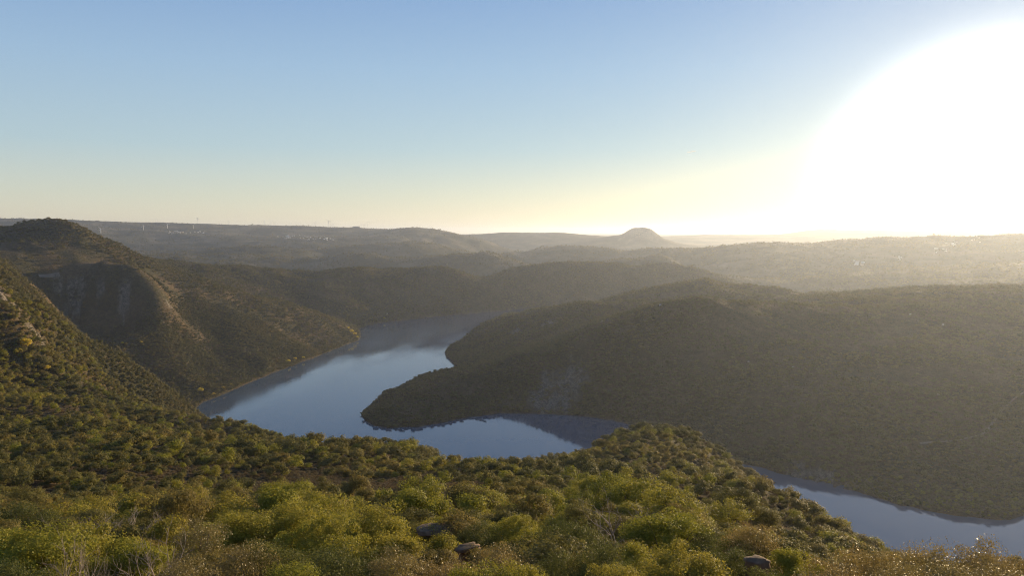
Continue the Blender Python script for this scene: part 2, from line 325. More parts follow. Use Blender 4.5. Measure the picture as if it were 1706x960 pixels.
ROCKS = [(-4,485,775,20),(2,515,750,11),(75,572,760,22),(97,592,775,12),(20,560,745,12),(126,482,1645,24),(207,494,1645,19),(165,490,1645,11),(95,480,1640,11),(925,655,1325,50),(955,640,1350,32),(905,675,1300,30),(1008,565,1500,22),(1025,568,1490,14),
         (280,520,1660,10),(915,538,1880,30),(860,545,1950,20),(1063,395,9000,300),(1380,760,905,25),(1330,740,930,20)]
def rock_mask(x, y):
    m = np.zeros_like(x)
    for px, py, d, rad in ROCKS:
        cx, cy_, _ = at(px, py, d)
        q = np.hypot(x-cx, (y-cy_)*0.7)/rad + 0.45*noise(x/(rad*.5), y/(rad*.5), 55)+0.3*noise(x/(rad*.15), y/(rad*.15), 56); m = np.maximum(m, 1-sstep(0.55, 0.95, q))
    return m
def land(x, y):
    r = np.hypot(x, y); t = np.arctan2(x, y); l = np.log(np.maximum(r, 2.2))
    z = np.where(np.abs(t) < R(45.9), bil(base_n, WT0, ctn[1]-ctn[0], LR0, cl2[1]-cl2[0], t, l), bil(base_w, -math.pi, ctw[1]-ctw[0], LR0, cl1[1]-cl1[0], t, l))
    z = np.minimum(z, 430)
    z = z + relief(x, y, r)
    # the round rocky hill far off
    for px, py, d, sx, hh in ((1068,384,9000,190,72),(1060,384,9000,320,42),(1090,390,9000,270,30)):
        cx, cy_, cz_ = at(px, py, d)
        q = np.hypot(x-cx, (y-cy_)*0.8)/sx; z = z + hh*np.exp(-q**4)*1.0
    # cliffs: the brow stands proud and the foot is cut back
    cxa, cya, _ = at(150, 490, 1345)
    d = river_dist(x, y)
    bank = np.clip(d, 0, None)
    z = np.minimum(z, 1.2+bank*0.95+0*z); z = np.maximum(z, 0.8+np.minimum(bank*0.16, 9))
    z = np.where(d < 0, np.maximum(d*0.5, -16)+0.3, z)
    return z, d
TH, LRr = np.meshgrid(th, lr); RR = np.exp(LRr); X = RR*np.sin(TH); Y = RR*np.cos(TH)
Z, DD = land(X, Y)
rk = rock_mask(X, Y)
Z = Z + rk*np.where(RR < 4000, 5.0*noise(X/9, Y/9, 31)+3.0*noise(X/4.5, Y/4.5, 32), 6*noise(X/60, Y/60, 33))
rows, cols_ = Z.shape
fi0 = int(np.where(np.isclose(th, R(-43)))[0][0])
def ground(x, y):
    x = np.asarray(x, float); y = np.asarray(y, float); t = np.arctan2(x, y); l = np.log(np.hypot(x, y)+1e-6)
    G = Z[:, fi0:fi0+len(thf)]
    return bil(G, R(-43), R(0.12), LR0, DLR, t, l)
verts = np.stack([X, Y, Z], -1).reshape(-1, 3)
idx = np.arange(rows*cols_).reshape(rows, cols_)
F = np.stack([idx[:-1,:-1], idx[:-1,1:], idx[1:,1:], idx[1:,:-1]], -1).reshape(-1, 4)
def find(px, py, ya, yb, n_=160):
    """where the line of sight first meets the ground between ya and yb"""
    ys = np.linspace(ya, yb, n_); pts = np.array([at(px, py, v_) for v_ in ys]); gzz = ground(pts[:,0], pts[:,1]); below = np.where(gzz >= pts[:,2])[0]
    i_ = int(below[0]) if len(below) else int(np.argmin(np.abs(gzz-pts[:,2]))); return float(pts[i_,0]), float(pts[i_,1])
# ---- ground material
m, nt, b, o = new_mat('heath_ground')
ge = N(nt, 'ShaderNodeNewGeometry')
def ns(scale, detail=4, rough=0.6):
    k = N(nt, 'ShaderNodeTexNoise'); k.inputs['Scale'].default_value = scale; k.inputs['Detail'].default_value = detail; k.inputs['Roughness'].default_value = rough
    nt.links.new(ge.outputs['Position'], k.inputs['Vector']); return k
n1 = ns(0.010, 8, 0.65); n2 = ns(0.12, 6, 0.7); n3 = ns(1.6, 5, 0.7)
c1 = ramp(nt, [(0.30,(0.050,0.054,0.024)),(0.46,(0.078,0.070,0.034)),(0.56,(0.125,0.092,0.048)),(0.70,(0.16,0.118,0.066))], n1.outputs[0])
c2 = ramp(nt, [(0.35,(0.45,0.47,0.42)),(0.65,(1.3,1.2,1.1))], n2.outputs[0])
mu = N(nt, 'ShaderNodeMix', data_type='RGBA', blend_type='MULTIPLY'); mu.inputs['Factor'].default_value = 0.8
nt.links.new(c1.outputs[0], mu.inputs['A']); nt.links.new(c2.outputs[0], mu.inputs['B'])
c3 = ramp(nt, [(0.3,(0.6,0.6,0.6)),(0.7,(1.3,1.3,1.25))], n3.outputs[0])
mu2 = N(nt, 'ShaderNodeMix', data_type='RGBA', blend_type='MULTIPLY'); mu2.inputs['Factor'].default_value = 0.6
nt.links.new(mu.outputs['Result'], mu2.inputs['A']); nt.links.new(c3.outputs[0], mu2.inputs['B'])
fa = N(nt, 'ShaderNodeAttribute', attribute_name='open_land'); nf = ns(0.0028, 9, 0.62)   # fields and scrub of the far plateau
fr = ramp(nt, [(0.38,(0.040,0.045,0.026)),(0.50,(0.075,0.072,0.040)),(0.58,(0.125,0.108,0.066)),(0.72,(0.19,0.155,0.098))], nf.outputs[0])
mf = N(nt, 'ShaderNodeMix', data_type='RGBA'); nt.links.new(fa.outputs['Fac'], mf.inputs['Factor']); nt.links.new(mu2.outputs['Result'], mf.inputs['A']); nt.links.new(fr.outputs[0], mf.inputs['B'])
ra = N(nt, 'ShaderNodeAttribute', attribute_name='rock')
mp = N(nt, 'ShaderNodeMapping'); mp.inputs['Scale'].default_value = (1, 1, 0.55); nt.links.new(ge.outputs['Position'], mp.inputs[0])
rn = N(nt, 'ShaderNodeTexNoise'); rn.inputs['Scale'].default_value = 0.20; rn.inputs['Detail'].default_value = 9; rn.inputs['Roughness'].default_value = 0.75; nt.links.new(mp.outputs[0], rn.inputs['Vector'])
rc = ramp(nt, [(0.36,(0.045,0.045,0.030)),(0.47,(0.13,0.11,0.085)),(0.6,(0.27,0.23,0.18)),(0.75,(0.38,0.30,0.21))], rn.outputs[0])
mx = N(nt, 'ShaderNodeMix', data_type='RGBA'); pn = ns(0.055, 6, 0.7); pr_ = N(nt, 'ShaderNodeMapRange'); pr_.inputs['From Min'].default_value = 0.42; pr_.inputs['From Max'].default_value = 0.47; nt.links.new(pn.outputs[0], pr_.inputs['Value'])
pm = N(nt, 'ShaderNodeMath', operation='MULTIPLY'); nt.links.new(ra.outputs['Fac'], pm.inputs[0]); nt.links.new(pr_.outputs[0], pm.inputs[1]); nt.links.new(pm.outputs[0], mx.inputs['Factor'])
nt.links.new(mf.outputs['Result'], mx.inputs['A']); nt.links.new(rc.outputs[0], mx.inputs['B'])
# bare band at the water's edge
sa = N(nt, 'ShaderNodeAttribute', attribute_name='shore')
mx2 = N(nt, 'ShaderNodeMix', data_type='RGBA'); nt.links.new(sa.outputs['Fac'], mx2.inputs['Factor']); mx2.inputs['B'].default_value = (0.045,0.039,0.030,1)
nt.links.new(mx.outputs['Result'], mx2.inputs['A']); nt.links.new(mx2.outputs['Result'], b.inputs['Base Color'])
b.inputs['Roughness'].default_value = 0.95; b.inputs['Specular IOR Level'].default_value = 0.1
bs = N(nt, 'ShaderNodeBump'); bs.inputs['Strength'].default_value = 0.9; bs.inputs['Distance'].default_value = 5.0
nb = ns(0.09, 9, 0.75); nt.links.new(nb.outputs[0], bs.inputs['Height'])
bs2 = N(nt, 'ShaderNodeBump'); bs2.inputs['Strength'].default_value = 0.8; bs2.inputs['Distance'].default_value = 3.0
nt.links.new(rn.outputs[0], bs2.inputs['Height']); nt.links.new(bs.outputs[0], bs2.inputs['Normal']); nt.links.new(bs2.outputs[0], b.inputs['Normal'])
M['ground'] = m
me = mesh_np('hills', verts, F, m, True)
add_attr(me, 'rock', rk); add_attr(me, 'open_land', sstep(3000, 4800, RR)); add_attr(me, 'shore', 0.9*(1-sstep(0.3, 2.2, DD))*(Z > -1)*(RR < 4500))
hills = link('hills', me); tag(hills, kind='structure', label='rolling scrub covered hills and gorge slopes on both banks')

# ------------------------------------------------------------------ water
m, nt, b, o = new_mat('river_water'); ge = N(nt, 'ShaderNodeNewGeometry')
b.inputs['Base Color'].default_value = (0.056,0.098,0.138,1); b.inputs['Roughness'].default_value = 0.10; b.inputs['IOR'].default_value = 1.40
wv = N(nt, 'ShaderNodeTexNoise'); wv.inputs['Scale'].default_value = 0.35; wv.inputs['Detail'].default_value = 5; nt.links.new(ge.outputs['Position'], wv.inputs['Vector'])
wm = N(nt, 'ShaderNodeTexNoise'); wm.inputs['Scale'].default_value = 0.006; wm.inputs['Detail'].default_value = 3; wmp = N(nt, 'ShaderNodeMapping'); wmp.inputs['Scale'].default_value = (2.2, 0.7, 1); wmp.inputs['Rotation'].default_value = (0, 0, 0.9); nt.links.new(ge.outputs['Position'], wmp.inputs[0]); nt.links.new(wmp.outputs[0], wm.inputs['Vector'])
wr = N(nt, 'ShaderNodeMapRange'); wr.inputs['From Min'].default_value = 0.4; wr.inputs['From Max'].default_value = 0.6; wr.inputs['To Min'].default_value = 0.02; wr.inputs['To Max'].default_value = 0.085
nt.links.new(wm.outputs[0], wr.inputs['Value']); sp_ = N(nt, 'ShaderNodeSeparateXYZ'); nt.links.new(ge.outputs['Position'], sp_.inputs[0])   # open far reach: ruffled by wind
wf = N(nt, 'ShaderNodeMapRange'); wf.inputs['From Min'].default_value = 1500; wf.inputs['From Max'].default_value = 2300; wf.inputs['To Min'].default_value = 0.0; wf.inputs['To Max'].default_value = 0.06
nt.links.new(sp_.outputs[1], wf.inputs['Value']); wa = N(nt, 'ShaderNodeMath', operation='ADD'); nt.links.new(wr.outputs[0], wa.inputs[0]); nt.links.new(wf.outputs[0], wa.inputs[1])
nt.links.new(wa.outputs[0], b.inputs['Roughness'])
wb = N(nt, 'ShaderNodeBump'); wb.inputs['Strength'].default_value = 0.16; wb.inputs['Distance'].default_value = 0.12; nt.links.new(wv.outputs[0], wb.inputs['Height']); nt.links.new(wb.outputs[0], b.inputs['Normal'])
me = mesh_np('river_water', np.array([(-1600,350,0),(3200,350,0),(3200,5200,0),(-1600,5200,0)]), np.array([[0,1,2,3]]), m)
tag(link('river_water', me), kind='structure', label='calm blue river winding between the hills')

# ------------------------------------------------------------------ haze
hm = bpy.data.materials.new('haze'); hm.use_nodes = True; nt = hm.node_tree; nt.nodes.clear()
o = N(nt, 'ShaderNodeOutputMaterial'); pv = N(nt, 'ShaderNodeVolumePrincipled')
pv.inputs['Color'].default_value = (0.70,0.79,0.97,1); pv.inputs['Density'].default_value = HAZE_DENSITY; pv.inputs['Anisotropy'].default_value = 0.56
nt.links.new(pv.outputs[0], o.inputs['Volume'])
zt = max(float(Z.max())+40, H+60); zb = float(Z.min())-1.0; q = 31000
bv = np.array([(x, y, z) for z in (zb, zt) for x, y in ((-q,-q),(q,-q),(q,q),(-q,q))])
me = mesh_np('haze', bv, np.array([[3,2,1,0],[4,5,6,7],[0,1,5,4],[1,2,6,5],[2,3,7,6],[3,0,4,7]]), hm)
tag(link('haze', me), kind='stuff', label='thin pale evening haze filling the valley air')

# ------------------------------------------------------------------ plants: shapes
def tube(pts, rad, k=6):
    pts = np.array(pts, float); n = len(pts); vs = []; fs = []
    for i in range(n):
        d = pts[min(i+1, n-1)]-pts[max(i-1, 0)]; d /= np.linalg.norm(d)+1e-9
        a = np.cross(d, (0.31,0.95,0.05)); a /= np.linalg.norm(a)+1e-9; c = np.cross(d, a)
        for j in range(k):
            t = 2*math.pi*j/k; vs.append(pts[i]+rad[i]*(a*math.cos(t)+c*math.sin(t)))
    for i in range(n-1):
        for j in range(k): fs.append((i*k+j, i*k+(j+1) % k, (i+1)*k+(j+1) % k, (i+1)*k+j))
    return np.array(vs), np.array(fs)
def merge(parts):
    vs = []; fs = []; o = 0
    for v, f in parts: vs.append(v); fs.append(f+o); o += len(v)
    return np.concatenate(vs), np.concatenate(fs)
def unit(g, n):
    v = g.normal(size=(n, 3)); return v/np.linalg.norm(v, axis=1, keepdims=True)
def leaves(g, centres, outs, size, asp=0.6, flat=0.5, cup=0.25):
    """one small folded diamond per centre; OUTS pulls its normal outward and upward"""
    n = len(centres); nrm = outs*flat+unit(g, n)*(1-flat*0.5); nrm /= np.linalg.norm(nrm, axis=1, keepdims=True)+1e-9
    a = np.cross(nrm, unit(g, n)); a /= np.linalg.norm(a, axis=1, keepdims=True)+1e-9; b = np.cross(nrm, a)
    s = size*(0.65+0.7*g.random((n, 1)))
    c = centres
    v = np.stack([c-a*s, c-b*s*asp+nrm*s*cup*g.random((n,1)), c+a*s, c+b*s*asp+nrm*s*cup*g.random((n,1))], 1).reshape(-1, 3)
    return v, np.arange(4*n).reshape(n, 4)
def crown(seed, n_clump, per, size, rx=1.0, rz=0.8, zc=1.0, csize=0.36, skirt=0.35, flat=0.55, holes=0.15, heads=1):
    """crown made of leafy clumps set on an uneven dome"""
    g = np.random.default_rng(seed); cs = []; os_ = []; cc = []
    lob = unit(g, 6); la = g.random(6)*0.38
    hd = [(np.zeros(3), 1.0)] if heads == 1 else [(np.array([math.cos(t_)*g.uniform(.3,.5), math.sin(t_)*g.uniform(.3,.5), g.uniform(-.25,.2)]), g.uniform(.5,.75)) for t_ in np.arange(heads)*6.283/heads+g.random()]
    for i in range(n_clump):
        ho, hr_ = hd[i % len(hd)]; u = g.random()**0.5; d = unit(g, 1)[0]; d[2] = abs(d[2]) if g.random() > skirt else -0.45*abs(d[2])
        d /= np.linalg.norm(d); k = 0.78+float(np.max(np.clip(lob @ d, 0, 1)**3*la))+0.16*g.normal()*0.6
        rad = (0.45+0.55*u)*k
        p = np.array([d[0]*rx*rad, d[1]*rx*rad, zc+d[2]*rz*rad]); p = ho+np.array([0,0,zc])+(p-np.array([0,0,zc]))*hr_; cr_ = csize*(0.6+0.7*g.random()); cc.append(p)
        m_ = max(3, int(per*(0.6+0.8*g.random())))
        q = unit(g, m_); rr = (0.35+0.65*g.random((m_, 1))**0.5)*cr_
        pos = p+q*rr*np.array([1.15, 1.15, 0.72]); o_ = q*0.6+d*0.6+np.array([0,0,0.35])
        if g.random() < holes: pos = pos[:m_//3]; o_ = o_[:m_//3]
        cs.append(pos); os_.append(o_)
    return leaves(g, np.concatenate(cs), np.concatenate(os_), size, flat=flat), np.array(cc)
def limbs(seed, cc, n_limb, base_r, fork=0.35):
    g = np.random.default_rng(seed+500); parts = []; f = np.array([g.normal()*0.04, g.normal()*0.04, fork])
    trunk = tube([(0,0,-0.25),(0.02,0.0,fork*0.5),tuple(f)], [base_r*1.25, base_r, base_r*0.85], 8)
    sel = cc[g.choice(len(cc), min(n_limb, len(cc)), replace=False)]
    for e in sel:
        mid = f*0.5+e*0.5+g.normal(size=3)*0.06; mid[2] -= 0.05
        parts.append(tube([f, f*0.72+mid*0.28+g.normal(size=3)*0.02, mid, mid*0.4+e*0.6+g.normal(size=3)*0.04, e], [base_r*0.6, base_r*0.48, base_r*0.32, base_r*0.18, base_r*0.05], 5))
    return trunk, merge(parts)
def bare(seed, n=26, lv=3):
    g = np.random.default_rng(seed); parts = []
    def grow(p, d, Ln, r0, depth):
        pts = [p]; q = p.copy(); dd = d.copy()
        for i in range(4):
            dd = dd+g.normal(size=3)*0.16; dd[2] += 0.05; dd /= np.linalg.norm(dd); q = q+dd*Ln/4; pts.append(q.copy())
        parts.append(tube(pts, [r0*(1-0.18*i) for i in range(5)], 4))
        if depth < lv:
            for k in range(3 if depth else 4):
                i = g.integers(2, 5); nd = dd*0.7+unit(g, 1)[0]*0.62; nd[2] = abs(nd[2])*0.8+0.1; nd /= np.linalg.norm(nd)
                grow(pts[i], nd, Ln*(0.5+0.2*g.random()), r0*0.5, depth+1)
    for i in range(n//3):
        a = 2*math.pi*i/(n//3)+g.random(); d = np.array([math.cos(a)*0.5, math.sin(a)*0.5, 1.0]); d /= np.linalg.norm(d)
        grow(np.array([math.cos(a)*0.07, math.sin(a)*0.07, -0.1]), d, 0.85+0.3*g.random(), 0.027, 0)
    return merge(parts)
# every shape below is 1 m in crown radius and about 1.8 m tall
def set_for(name, seeds, mat, n_clump, per, size, **kw):
    res = []
    for s in seeds:
        (v, f), cc = crown(s, n_clump, per, size, **dict(kw, heads=(1,3,2)[s % 3]))
        fo = mesh_np(name+'_foliage', v, f, M[mat]); t, l = limbs(s, cc, 9, 0.055)
        res.append((fo, mesh_np(name+'_trunk', *t, M['bark'], True), mesh_np(name+'_limbs', *l, M['bark'], True)))
    return res
SH = {
 'bright': set_for('leafy_shrub', (1,2,3,4), 'bright', 80, 280, 0.021, csize=0.25, flat=0.6),
 'green':  set_for('leafy_shrub', (11,12,13), 'green', 90, 200, 0.019, csize=0.27, flat=0.6),
 'golden': set_for('leafy_shrub', (21,22,23), 'golden', 85, 170, 0.018, csize=0.28, flat=0.45, holes=0.3),
 'oak':    set_for('holm_oak', (31,32,33,34,35,36), 'oak', 70, 150, 0.030, csize=0.28, flat=0.85),
 'yoak':   set_for('holm_oak', (41,42), 'bright', 60, 130, 0.032, csize=0.28, flat=0.75),
 'yellow': set_for('autumn_tree', (61,62), 'yellow', 60, 30, 0.075, csize=0.34, rz=1.1, zc=1.3),
}
BARE = [mesh_np('branches', *bare(s), M['twig'], True) for s in (71,72,73)]

def plant(name, meshes, loc, sr, sz, rot, label, cat, group):
    root = bpy.data.objects.new(name, None); col.objects.link(root); root.empty_display_size = 0.3
    root.location = loc; root.rotation_euler = (0, 0, rot); root.scale = (sr, sr, sz)
    tag(root, label, cat, group)
    for nm, me in meshes:
        c = bpy.data.objects.new(nm, me); col.objects.link(c); c.parent = root
    return root
PARTS = ('foliage', 'trunk', 'limbs')

# ------------------------------------------------------------------ foreground shrubs, each placed where it grows
used = []          # (x, y, radius) taken
def shrub(px, top, width, y, kind, label, group=None, rz=None):
    x, yy, zt_ = at(px, top, y); gz = float(ground(x, yy)); rad = max(0.4, 0.50*width*y/FPX); h = max(1.3, zt_-gz)
    rad = min(rad, 4.6)
    used.append((x, yy, rad*0.8))
    rot = random.uniform(0, 6.28)
    if kind == 'bare':
        return plant('bare_shrub', [('branches', random.choice(BARE))], (x, yy, gz-0.05), rad*1.05, h/1.75, rot, label, 'shrub', group or 'bare grey shrubs at the foot of the viewpoint')
    ms = random.choice(SH[kind])
    return plant('leafy_shrub', list(zip(PARTS, ms)), (x, yy, gz-0.1), rad, h/1.78, rot, label, 'shrub', group or 'leafy shrubs below the viewpoint')
FG = [
 # px, top, width, y, kind, label
 (60,874,210,30,'bright','bright yellow-green leafy shrub with glossy leaves filling the bottom corner below the bare twigs'),
 (-40,880,200,31,'bright','bright shrub cut by the frame edge beside the glossy corner shrub'),
 (20,925,170,24,'green','low dark glossy shrub under the corner shrub at the frame edge'),
 (215,884,150,33,'bright','bright-leaved shrub arching over the bare grey twigs near the bottom corner'),
 (120,905,100,26,'bare','bare grey branching shrub in front of the two glossy corner shrubs'),
 (170,925,110,24,'bare','bare twiggy shrub standing in reddish shade at the bottom edge'),
 (265,905,130,28,'bare','bare spreading shrub between the arching bright shrub and the dark-leaved ones'),
 (130,852,150,52,'bare','bare pale shrub thicket behind the glossy corner shrub'),
 (40,832,130,62,'green','dark green shrub behind the bare thicket at the frame edge'),
 (205,858,120,50,'bare','leafless grey shrub next to the pale thicket'),
 (330,868,150,36,'golden','brownish leafy shrub leaning over bare stems near the bottom'),
 (395,850,130,42,'bright','yellow-green shrub with open crown behind the brownish one'),
 (300,930,130,24,'golden','low brown-leaved shrub at the bottom edge beside bare stems'),
 (400,905,130,29,'golden','small-leaved olive brown shrub at the bottom edge before the tall bright clump'),
 (490,835,150,44,'bright','tall bright yellow shrub, first of the big central clump'),
 (545,858,150,36,'bright','broad bright shrub in the middle of the big central clump'),
 (610,842,150,42,'bright','bright domed shrub at the back of the central clump'),
 (470,885,150,30,'green','dark shaded shrub tucked into the front of the central clump'),
 (560,908,170,27,'green','large dark green shrub at the bottom edge of the central clump'),
 (648,868,120,36,'bright','bright shrub just before the flat brown rock'),
 (650,915,150,26,'golden','golden small-leaved shrub at the bottom edge below the flat rock'),
 (480,945,160,22,'bright','low bright shrub cut by the bottom edge under the dark shaded one'),
 (745,918,140,28,'golden','golden brown shrub on the bottom edge, just right of the flat rock'),
 (845,900,130,31,'golden','dense olive gold shrub between the flat rock and the dark round shrub'),
 (800,935,130,24,'bright','bright green-gold shrub at the bottom edge before the olive gold one'),
 (880,935,110,24,'bright','small bright shrub at the bottom edge before the dark round shrub'),
 (795,868,70,50,'green','round green shrub just behind the flat brown rock'),
 (865,858,90,52,'bright','pale yellow shrub behind the olive gold one'),
 (955,862,130,38,'green','dark round evergreen shrub standing out in the middle right'),
 (1035,842,120,50,'bare','tall bare twiggy shrub rising behind the dark round evergreen'),
 (930,920,110,27,'green','low grey-green shrub at the foot of the dark round evergreen'),
 (1105,848,150,40,'bright','large yellow-green shrub with lit crown right of the bare twiggy one'),
 (1010,905,120,27,'green','silvery green shrub before the lit yellow-green shrub'),
 (1060,892,100,31,'bright','narrow bright shrub rising in front of the large lit one'),
 (1140,905,160,27,'bright','broad bright yellow shrub on the bottom edge right of the narrow bright one'),
 (1030,938,120,23,'bright','low yellow shrub cut by the bottom edge below the silvery one'),
 (1190,870,110,38,'green','dark olive shrub between the lit shrub and the brown one'),
 (1250,868,110,37,'golden','brown-leaved shrub with sparse crown above the small pale rock'),
 (1215,905,110,29,'green','soft green shrub beside the small pale rock'),
 (1330,905,110,33,'bright','vivid green small shrub right of the pale rock'),
 (1300,935,110,25,'green','low green shrub on the bottom edge beside the pale rock'),
 (1400,905,130,33,'golden','golden scrubby shrub left of the bushes that stand against the water'),
 (1385,935,150,24,'golden','low golden shrub on the bottom edge left of the water bushes'),
 (1465,900,120,31,'golden','rusty gold shrub just below the wooded point at the river'),
 (1545,884,130,28,'golden','tall golden bush with glinting leaves, its tip against the blue water'),
 (1500,930,130,24,'golden','low golden bush at the bottom edge under the tall glinting one'),
 (1620,893,150,28,'golden','wide golden bush with stray sprigs over the water'),
 (1590,935,140,23,'golden','low rusty bush on the bottom edge below the wide golden one'),
 (1700,912,130,28,'golden','golden bush cut by the frame edge beside the wide one over the water'),
 (1680,940,130,22,'golden','low brown bush in the bottom corner by the water'),
]
for f in FG: shrub(*f)
for px, ys in ((737,(34,40,46,52,57)),(775,(36,41,45)),(1262,(24,28,31))):          # open ground round the rocks
    for yv in ys: used.append(((px-853)/FPX*yv, yv, 1.1))

# ------------------------------------------------------------------ all other plants: where they stand
# what is in view, from the line of sight over the ground (with a margin)
Gf = Z[:, fi0:fi0+len(thf)]; ang = np.where(RR[:, fi0:fi0+len(thf)] < 14, -9.0, (Gf+np.where(RR[:, fi0:fi0+len(thf)] > 400, 1.5, 0.0)-H)/RR[:, fi0:fi0+len(thf)])
vis = np.maximum.accumulate(ang, axis=0); vis = np.vstack([np.full((1, vis.shape[1]), -9.0), vis[:-1]])
mn = vis.copy()
for s in (-8,-4,4,8): mn = np.minimum(mn, np.roll(vis, s, axis=1))
def seen(x, y, top, margin=0.006):
    r = np.hypot(x, y); t = np.arctan2(x, y); l = np.log(r)
    return (top-H)/r > bil(mn, R(-43), R(0.12), LR0, DLR, t, l-0.02)-margin
def grid(r0, r1, s, seed, azmax=R(38.5)):
    g = np.random.default_rng(seed); xs = np.arange(-r1*math.sin(azmax), r1*math.sin(azmax), s); ys = np.arange(0, r1, s*0.87)
    gx, gy = np.meshgrid(xs, ys); gx = gx+((np.arange(len(ys)) % 2)*s*0.5)[:,None]
    gx = gx+g.uniform(-.42, .42, gx.shape)*s; gy = gy+g.uniform(-.42, .42, gy.shape)*s
    x, y = gx.ravel(), gy.ravel(); r = np.hypot(x, y); k = (r >= r0) & (r < r1) & (np.abs(np.arctan2(x, y)) < azmax)
    return x[k], y[k]
def cover(x, y):
    """how thick the trees stand, 0..1"""
    c = 0.90+0.85*fbm(x/95, y/95, 44, 3)+0.25*noise(x/400, y/400, 47)
    r = np.hypot(x, y)
    for px, py, d, rad, amt in ((60,420,1650,250,1.0),(180,440,1700,170,.8),(120,447,1500,150,.8),(20,450,1150,140,.7),(230,690,720,90,.8),(260,700,640,60,.6),(560,785,215,34,.7),(700,790,180,22,.5),(800,812,140,18,.6),(640,800,170,20,.5),(1500,490,1450,330,.55),(1250,495,1400,160,.5)):
        cx, cy_, _ = at(px, py, d); c = c-amt*np.exp(-((x-cx)**2+(y-cy_)**2)/rad**2)
    cap = at(85, 372, 1870); c = c+1.0*np.exp(-((x-cap[0])**2+(y-cap[1])**2)/170**2)
    c = c+0.6*sstep(-100, -350, x)*sstep(600, 800, r)*(1-sstep(2300, 2800, r))*np.clip(1-1.2*np.exp(-((x+980)**2+(y-1600)**2)/260**2), 0, 1)
    c = c-0.6*sstep(3300, 5200, r)
    return c
def candidates(r0, r1, s, seed, hmin, hmax):
    x, y = grid(r0, r1, s, seed); g = np.random.default_rng(seed+1)
    d = river_dist(x, y); keep = (d > 0.4) & (g.random(len(x)) < np.clip(cover(x, y), 0.04, 0.97)) & ((rock_mask(x, y) < 0.3) | (g.random(len(x)) < np.where(x < -300, 0.5, 0.2)))
    x, y = x[keep], y[keep]; z = ground(x, y); sz = hmin*0.75+(hmax*1.08-hmin*0.75)*g.random(len(x))**1.7*np.clip(1.0+0.5*noise(x/130, y/130, 61), 0.5, 1.2)
    k = seen(x, y, z+sz*1.8); return x[k], y[k], z[k], sz[k]
bands = [(26,75,3.1,101,0.9,1.9),(75,330,4.1,102,1.2,2.9),(330,900,5.2,103,1.7,3.5),(900,2000,5.7,104,2.2,3.9),(2000,3600,8.4,105,2.6,4.6),(3600,6200,17,106,3.5,6.0),(6200,8600,36,107,4,6.5)]
allp = [candidates(*b_) for b_ in bands]
def steepness(x, y):
    return np.hypot(ground(x+4, y)-ground(x-4, y), ground(x, y+4)-ground(x, y-4))/8
a_ = candidates(560, 2000, 3.7, 111, 1.5, 3.2); k = (a_[0] < -150) & (steepness(a_[0], a_[1]) > 0.5) & (np.random.default_rng(4).random(len(a_[0])) < 0.75); allp.append([v_[k] for v_ in a_])   # steep banks carry more crowns per map area
a_ = candidates(600, 2500, 3.3, 113, 0.9, 2.4); k = river_dist(a_[0], a_[1]) < 9; allp.append([v_[k] for v_ in a_])                 # fringe along the water
px_, py_, pz_, ps_ = (np.concatenate([a[i] for a in allp]) for i in range(4))
if used:
    U = np.array(used)
    near = np.hypot(px_, py_) < 80; bad = np.zeros(len(px_), bool); ii = np.where(near)[0]
    dd_ = np.hypot(px_[ii][:,None]-U[None,:,0], py_[ii][:,None]-U[None,:,1]) < U[None,:,2]+0.4
    bad[ii] = dd_.any(1)
    bad |= (np.hypot(px_, py_) < 33) | ((np.hypot(px_, py_) < 62) & (np.arctan2(px_, py_) > R(21.5)))
    px_, py_, pz_, ps_ = px_[~bad], py_[~bad], pz_[~bad], ps_[~bad]
rr_ = np.hypot(px_, py_)
# in frame?
def to_px(x, y, z):
    c, s = math.cos(PITCH), math.sin(PITCH); dy = y; dz = z-H; f_ = dy*c-dz*s; u_ = dy*s+dz*c
    return 853+FPX*x/f_, 480-FPX*u_/f_
sx_, sy_ = to_px(px_, py_, pz_+ps_*1.0)
inframe = (sx_ > -20) & (sx_ < 1726) & (sy_ > 300) & (sy_ < 985)
truly = seen(px_, py_, pz_+ps_*1.5, 0.0)
order = np.argsort(-(ps_/rr_)*np.where(inframe & truly, 1, 0), kind='stable')
NIND = 290
ind = order[:NIND]; rest = np.ones(len(px_), bool); rest[ind] = False
print('plants', len(px_), 'individual', len(ind), 'reach', rr_[ind].max())
g = np.random.default_rng(5)
hue = {'oak': 'grey-green', 'yoak': 'yellow-green'}
zones = ((60,'the dark green shrub'),(130,'the bare pale thicket'),(190,'the glossy corner shrub'),(250,'the leafless grey shrub'),(310,'the arching bright shrub'),(370,'the brownish leaning shrub'),(430,'the open-crowned yellow-green shrub'),(500,'the first tall central shrub'),
 (560,'the broad central shrub'),(625,'the domed central shrub'),(690,'the bright shrub before the rock'),(750,'the flat brown rock'),(810,'the low reddish rock'),(870,'the pale yellow shrub'),(920,'the olive gold shrub'),(985,'the dark round evergreen'),(1050,'the tall bare twiggy shrub'),
 (1110,'the large lit shrub'),(1170,'the narrow bright shrub'),(1230,'the brown-leaved shrub'),(1290,'the small pale rock'),(1360,'the vivid green small shrub'),(1440,'the golden scrubby shrub'),(1530,'the rusty gold shrub'),(9999,'the tall glinting bush'))
ORD = ['first','second','third','fourth','fifth','sixth','seventh','eighth','ninth','tenth','eleventh','twelfth','thirteenth','fourteenth','fifteenth','sixteenth','seventeenth','eighteenth','nineteenth','twentieth']+['twenty-'+w_ for w_ in ('first','second','third','fourth','fifth','sixth','seventh','eighth','ninth')]+['thirtieth']+['thirty-'+w_ for w_ in ('first','second','third','fourth','fifth','sixth','seventh','eighth','ninth')]
tally = {}
